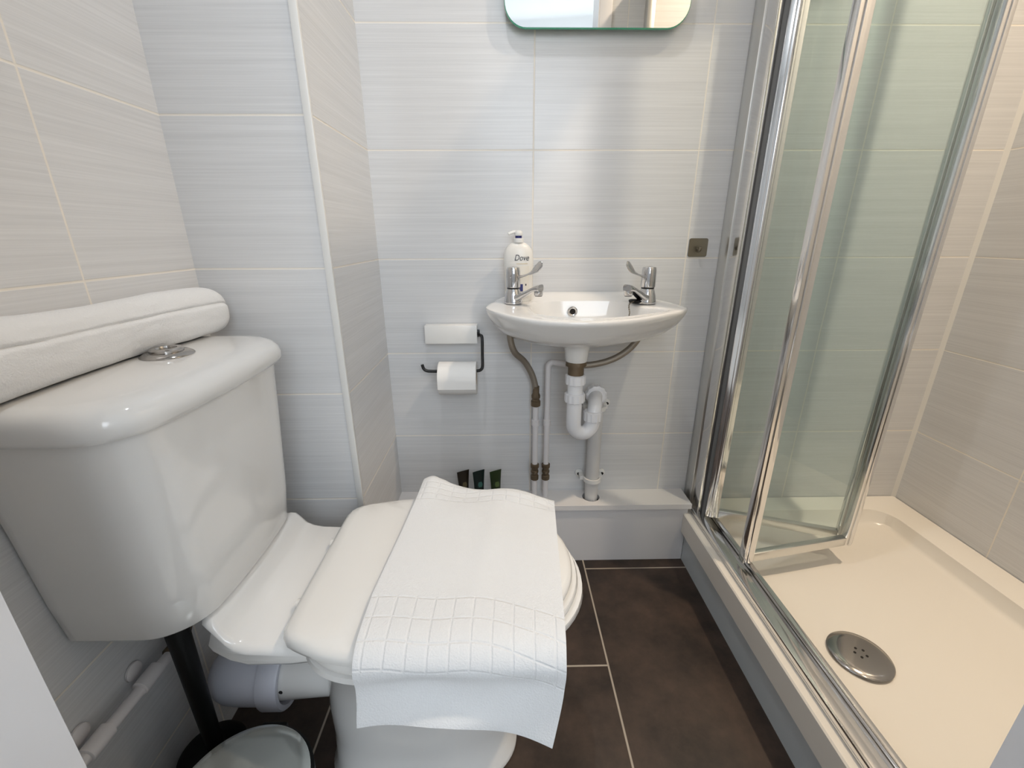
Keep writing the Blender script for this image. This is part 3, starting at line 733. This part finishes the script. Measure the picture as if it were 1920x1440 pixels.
# hand towel over the lid
def hand_towel():
    bm = bmesh.new(); uvl = bm.loops.layers.uv.new('UVMap'); M_ = 48; cols = []; K = 64
    for j in range(M_+1):
        u = j/M_
        y0 = .803-.062*u**1.3+.004*math.sin(u*11)+.006*math.exp(-((u-.06)/.1)**2)
        zt = .469+.010*math.exp(-((u-.07)/.09)**2)+.004*math.sin(u*9+1.5)*(u > .15)-.002*u
        dent = .012*math.exp(-((u-.33)/.24)**2)+.006*math.exp(-((u-.8)/.15)**2)
        dl_ = .044*max(0, (u-.42)/.58)**1.5
        zh = .350-dl_+.006*math.sin(math.pi*u)
        P = [(y0-.004, .448), (y0+.001, .456), (y0-.001, zt-.004), (y0-.012, zt), (y0-.035, zt-.002), (.70, .4665), (.62, .466), (.54, .466), (.47, .4655), (.43, .463), (.408, .452), (.399, .432), (.401+dent, .405), (.399+dent*.7, .38), (.394+.003*math.sin(u*9), (zh+.38)/2-.003), (.389+.004*math.sin(u*9+.5), zh)]
        S = spline([(0, y, z) for y, z in P], 10)
        ln = [0]
        for p, q in zip(S, S[1:]): ln.append(ln[-1]+(q-p).length)
        tot = ln[-1]; col = []; i = 0
        for k in range(K+1):
            d = tot*k/K
            while i < len(ln)-2 and ln[i+1] < d: i += 1
            f = (d-ln[i])/max(1e-9, ln[i+1]-ln[i]); p = S[i].lerp(S[i+1], min(1, f)); v = k/K
            xl = -.170+(-.196+.170)*min(1, v*1.6); xr = .096+(.075-.096)*min(1, v*1.4)
            if v > .78: xl -= .002*(v-.78)/.22; xr -= .016*((v-.78)/.22)**1.5
            x = xl+(xr-xl)*u; flat = math.exp(-((v-.4)/.25)**4)
            z = p.z+flat*(.0025*noise.noise(Vector((x*9, p.y*9, 0)))+.003*math.exp(-((u-.62+.15*v)/.06)**2)*(1-v))
            col.append((Vector((x, p.y, z)), .535-(tot-d)))
        cols.append(col)
    VV = [[bm.verts.new(c[i][0]) for c in cols] for i in range(K+1)]
    for i in range(K):
        for j in range(M_):
            f = bm.faces.new((VV[i][j], VV[i][j+1], VV[i+1][j+1], VV[i+1][j]))
            for lp, (a, b) in zip(f.loops, ((i, j), (i, j+1), (i+1, j+1), (i+1, j))): lp[uvl].uv = (b/M_*.28, cols[b][a][1])
    return bm
bm = hand_towel()
o = obj('hand_towel', bm, 'towel_band', None, 180)
md = o.modifiers.new('thick', 'SOLIDIFY'); md.thickness = .016; md.offset = -1
md = o.modifiers.new('round', 'BEVEL'); md.width = .006; md.segments = 3; md.limit_method = 'ANGLE'; md.angle_limit = math.radians(50)
tag(o, 'white terry hand towel with a checked band draped over the toilet lid', 'towel')

# ------------------------------------------------------------------ shower tray
TX0, TZ, TF = .530, .168, .124
t = thing('shower_tray', (.89, .70, 0), 'low white rectangular shower tray on the right with a round waste', 'shower tray')
bm = bmesh.new(); Y0 = YF+.002; X1_, Y1_ = XR-.002, D-.002
def trr(i, z, r): return [(x, y, z) for x, y in rrect(TX0+.002+i[0], X1_-i[1], Y0+i[2], Y1_-i[3], r, 10)]
rings = [trr((0, 0, 0, 0), .103, .004), trr((0, 0, 0, 0), TZ-.003, .004), trr((.003, .0, .003, .0), TZ, .004), trr((.068, .072, .07, .055), TZ-.001, .06), trr((.075, .080, .077, .062), TZ-.004, .06),
         trr((.080, .088, .082, .072), TF+.010, .06), trr((.090, .10, .09, .085), TF+.001, .06), trr((.17, .18, .17, .17), TF-.0015, .06), trr((.19, .27, .28, .34), TF-.003, .05)]
loft(bm, rings, cap0=True); obj('tray_body', bm, 'tray', t, 40)
bm = bmesh.new(); pts = [(.77, .612), (.83, .575), (.86, .553), (.90, .550), (.955, .548)]
wc = obj('waste_cover', L((.735, .656, 0), [(.050, TF-.002), (.0565, TF+.002), (.058, TF+.004), (.056, TF+.0065), (.04, TF+.009), (.015, TF+.0102), (.0015, TF+.0105)], n=64), 'dull_chrome', t, 60)
bm = bmesh.new()
for k in range(5):
    a = 2*math.pi*k/5+.5; lathe(bm, (.735+.011*math.cos(a), .656+.011*math.sin(a), TF+.0101), [(.0026, -.001), (.0026, .0007)], n=12)
obj('drain_hole', bm, 'dark', wc)

# ------------------------------------------------------------------ shower enclosure frame
GX = .575
t = thing('shower_enclosure', (.58, .70, TZ), 'fixed polished aluminium frame of the shower along the tray edge', 'shower frame')
H = 1.92
bm = B(.560, 1.122, TZ+.001, .585, D-.001, H, .0015); obj('wall_profile', bm, 'alu_matt', t)
bm = B(.5625, 1.072, TZ+.001, .5825, 1.128, H, .001); obj('adjusting_profile', bm, 'alu', t)
# sill rail, stepped: outer flange, channel, inner lip
bm = B(.552, YF+.014, TZ+.0005, .612, 1.09, TZ+.006, .001)
box(bm, .552, YF+.014, TZ+.006, .572, 1.09, TZ+.020, .0015); box(bm, .600, YF+.014, TZ+.006, .612, 1.09, TZ+.017, .0015)
obj('sill_rail', bm, 'alu', t)
bm = B(.552, YF+.014, H-.04, .612, 1.09, H, .0015); obj('head_rail', bm, 'alu', t)
bm = B(.560, YF+.013, TZ+.001, .590, YF+.055, H, .0015); obj('strike_profile', bm, 'alu_matt', t)

# bifold door
t = thing('bifold_shower_door', (.60, .95, TZ+.03), 'folded-in glass shower door with chrome-edged leaves', 'shower door')
def leaf(A_, B_, za, zb, sa, sb, name):
    """A_, B_ end points in plan; sa, sb stile widths"""
    A_ = Vector((*A_, 0)); B_ = Vector((*B_, 0)); d = (B_-A_).normalized(); n_ = Vector((-d.y, d.x, 0)); Ln = (B_-A_).length
    def bar(bm, u0, u1, w0, w1, z0, z1, bev=.0015):
        b2 = bmesh.new(); box(b2, u0, w0, z0, u1, w1, z1, bev)
        for v in b2.verts: v.co = A_+d*v.co.x+n_*v.co.y+Vector((0, 0, v.co.z))
        me = bpy.data.meshes.new('x'); b2.to_mesh(me); bm.from_mesh(me); b2.free(); bpy.data.meshes.remove(me)
    bm = bmesh.new(); bar(bm, sa*.6, Ln-sb*.6, -.003, .003, za+.012, zb-.012, 0)
    lf = obj(name, bm, 'glass', t, None)
    for u0, u1 in ((0, sa), (Ln-sb, Ln)):
        bm = bmesh.new(); bar(bm, u0, u1, -.009, .009, za, zb, .002)
        w_ = (u1-u0)
        bar(bm, u0+w_*.30, u0+w_*.70, -.0125, .0125, za+.001, zb-.001, .0015)
        obj('stile', bm, 'alu', lf)
    bm = bmesh.new(); bar(bm, sa, Ln-sb, -.008, .008, za, za+.024, .0015); obj('bottom_rail', bm, 'alu_matt', lf)
    bm = bmesh.new(); bar(bm, sa, Ln-sb, -.008, .008, zb-.024, zb, .0015); obj('top_rail', bm, 'alu_matt', lf)
    return lf
leaf((.578, 1.058), (.905, .945), TZ+.020, H-.045, .034, .022, 'hinged_leaf')
leaf((.905, .928), (.582, .865), TZ+.020, H-.045, .024, .030, 'sliding_leaf')
obj('hinge_strip', L((.580, 1.066, 0), [(.007, TZ+.010), (.007, H-.045)], n=16), 'rubber', t)

# ------------------------------------------------------------------ ceiling lights
for (x, y, lab) in ((-.08, .62, 'round recessed ceiling downlight over the toilet'), (.92, .58, 'round recessed ceiling downlight over the shower')):
    t = thing('ceiling_downlight', (x, y, CEIL-.012), lab, 'ceiling light')
    obj('bezel', L((x, y, CEIL), [(.045, -.0005), (.045, -.004), (.036, -.008), (.034, -.004), (.034, -.0005)], cap0=False, cap1=False, n=40), 'chrome', t)
    obj('lens', L((x, y, CEIL), [(.034, -.0005), (.034, -.003)], n=32), 'lens', t)
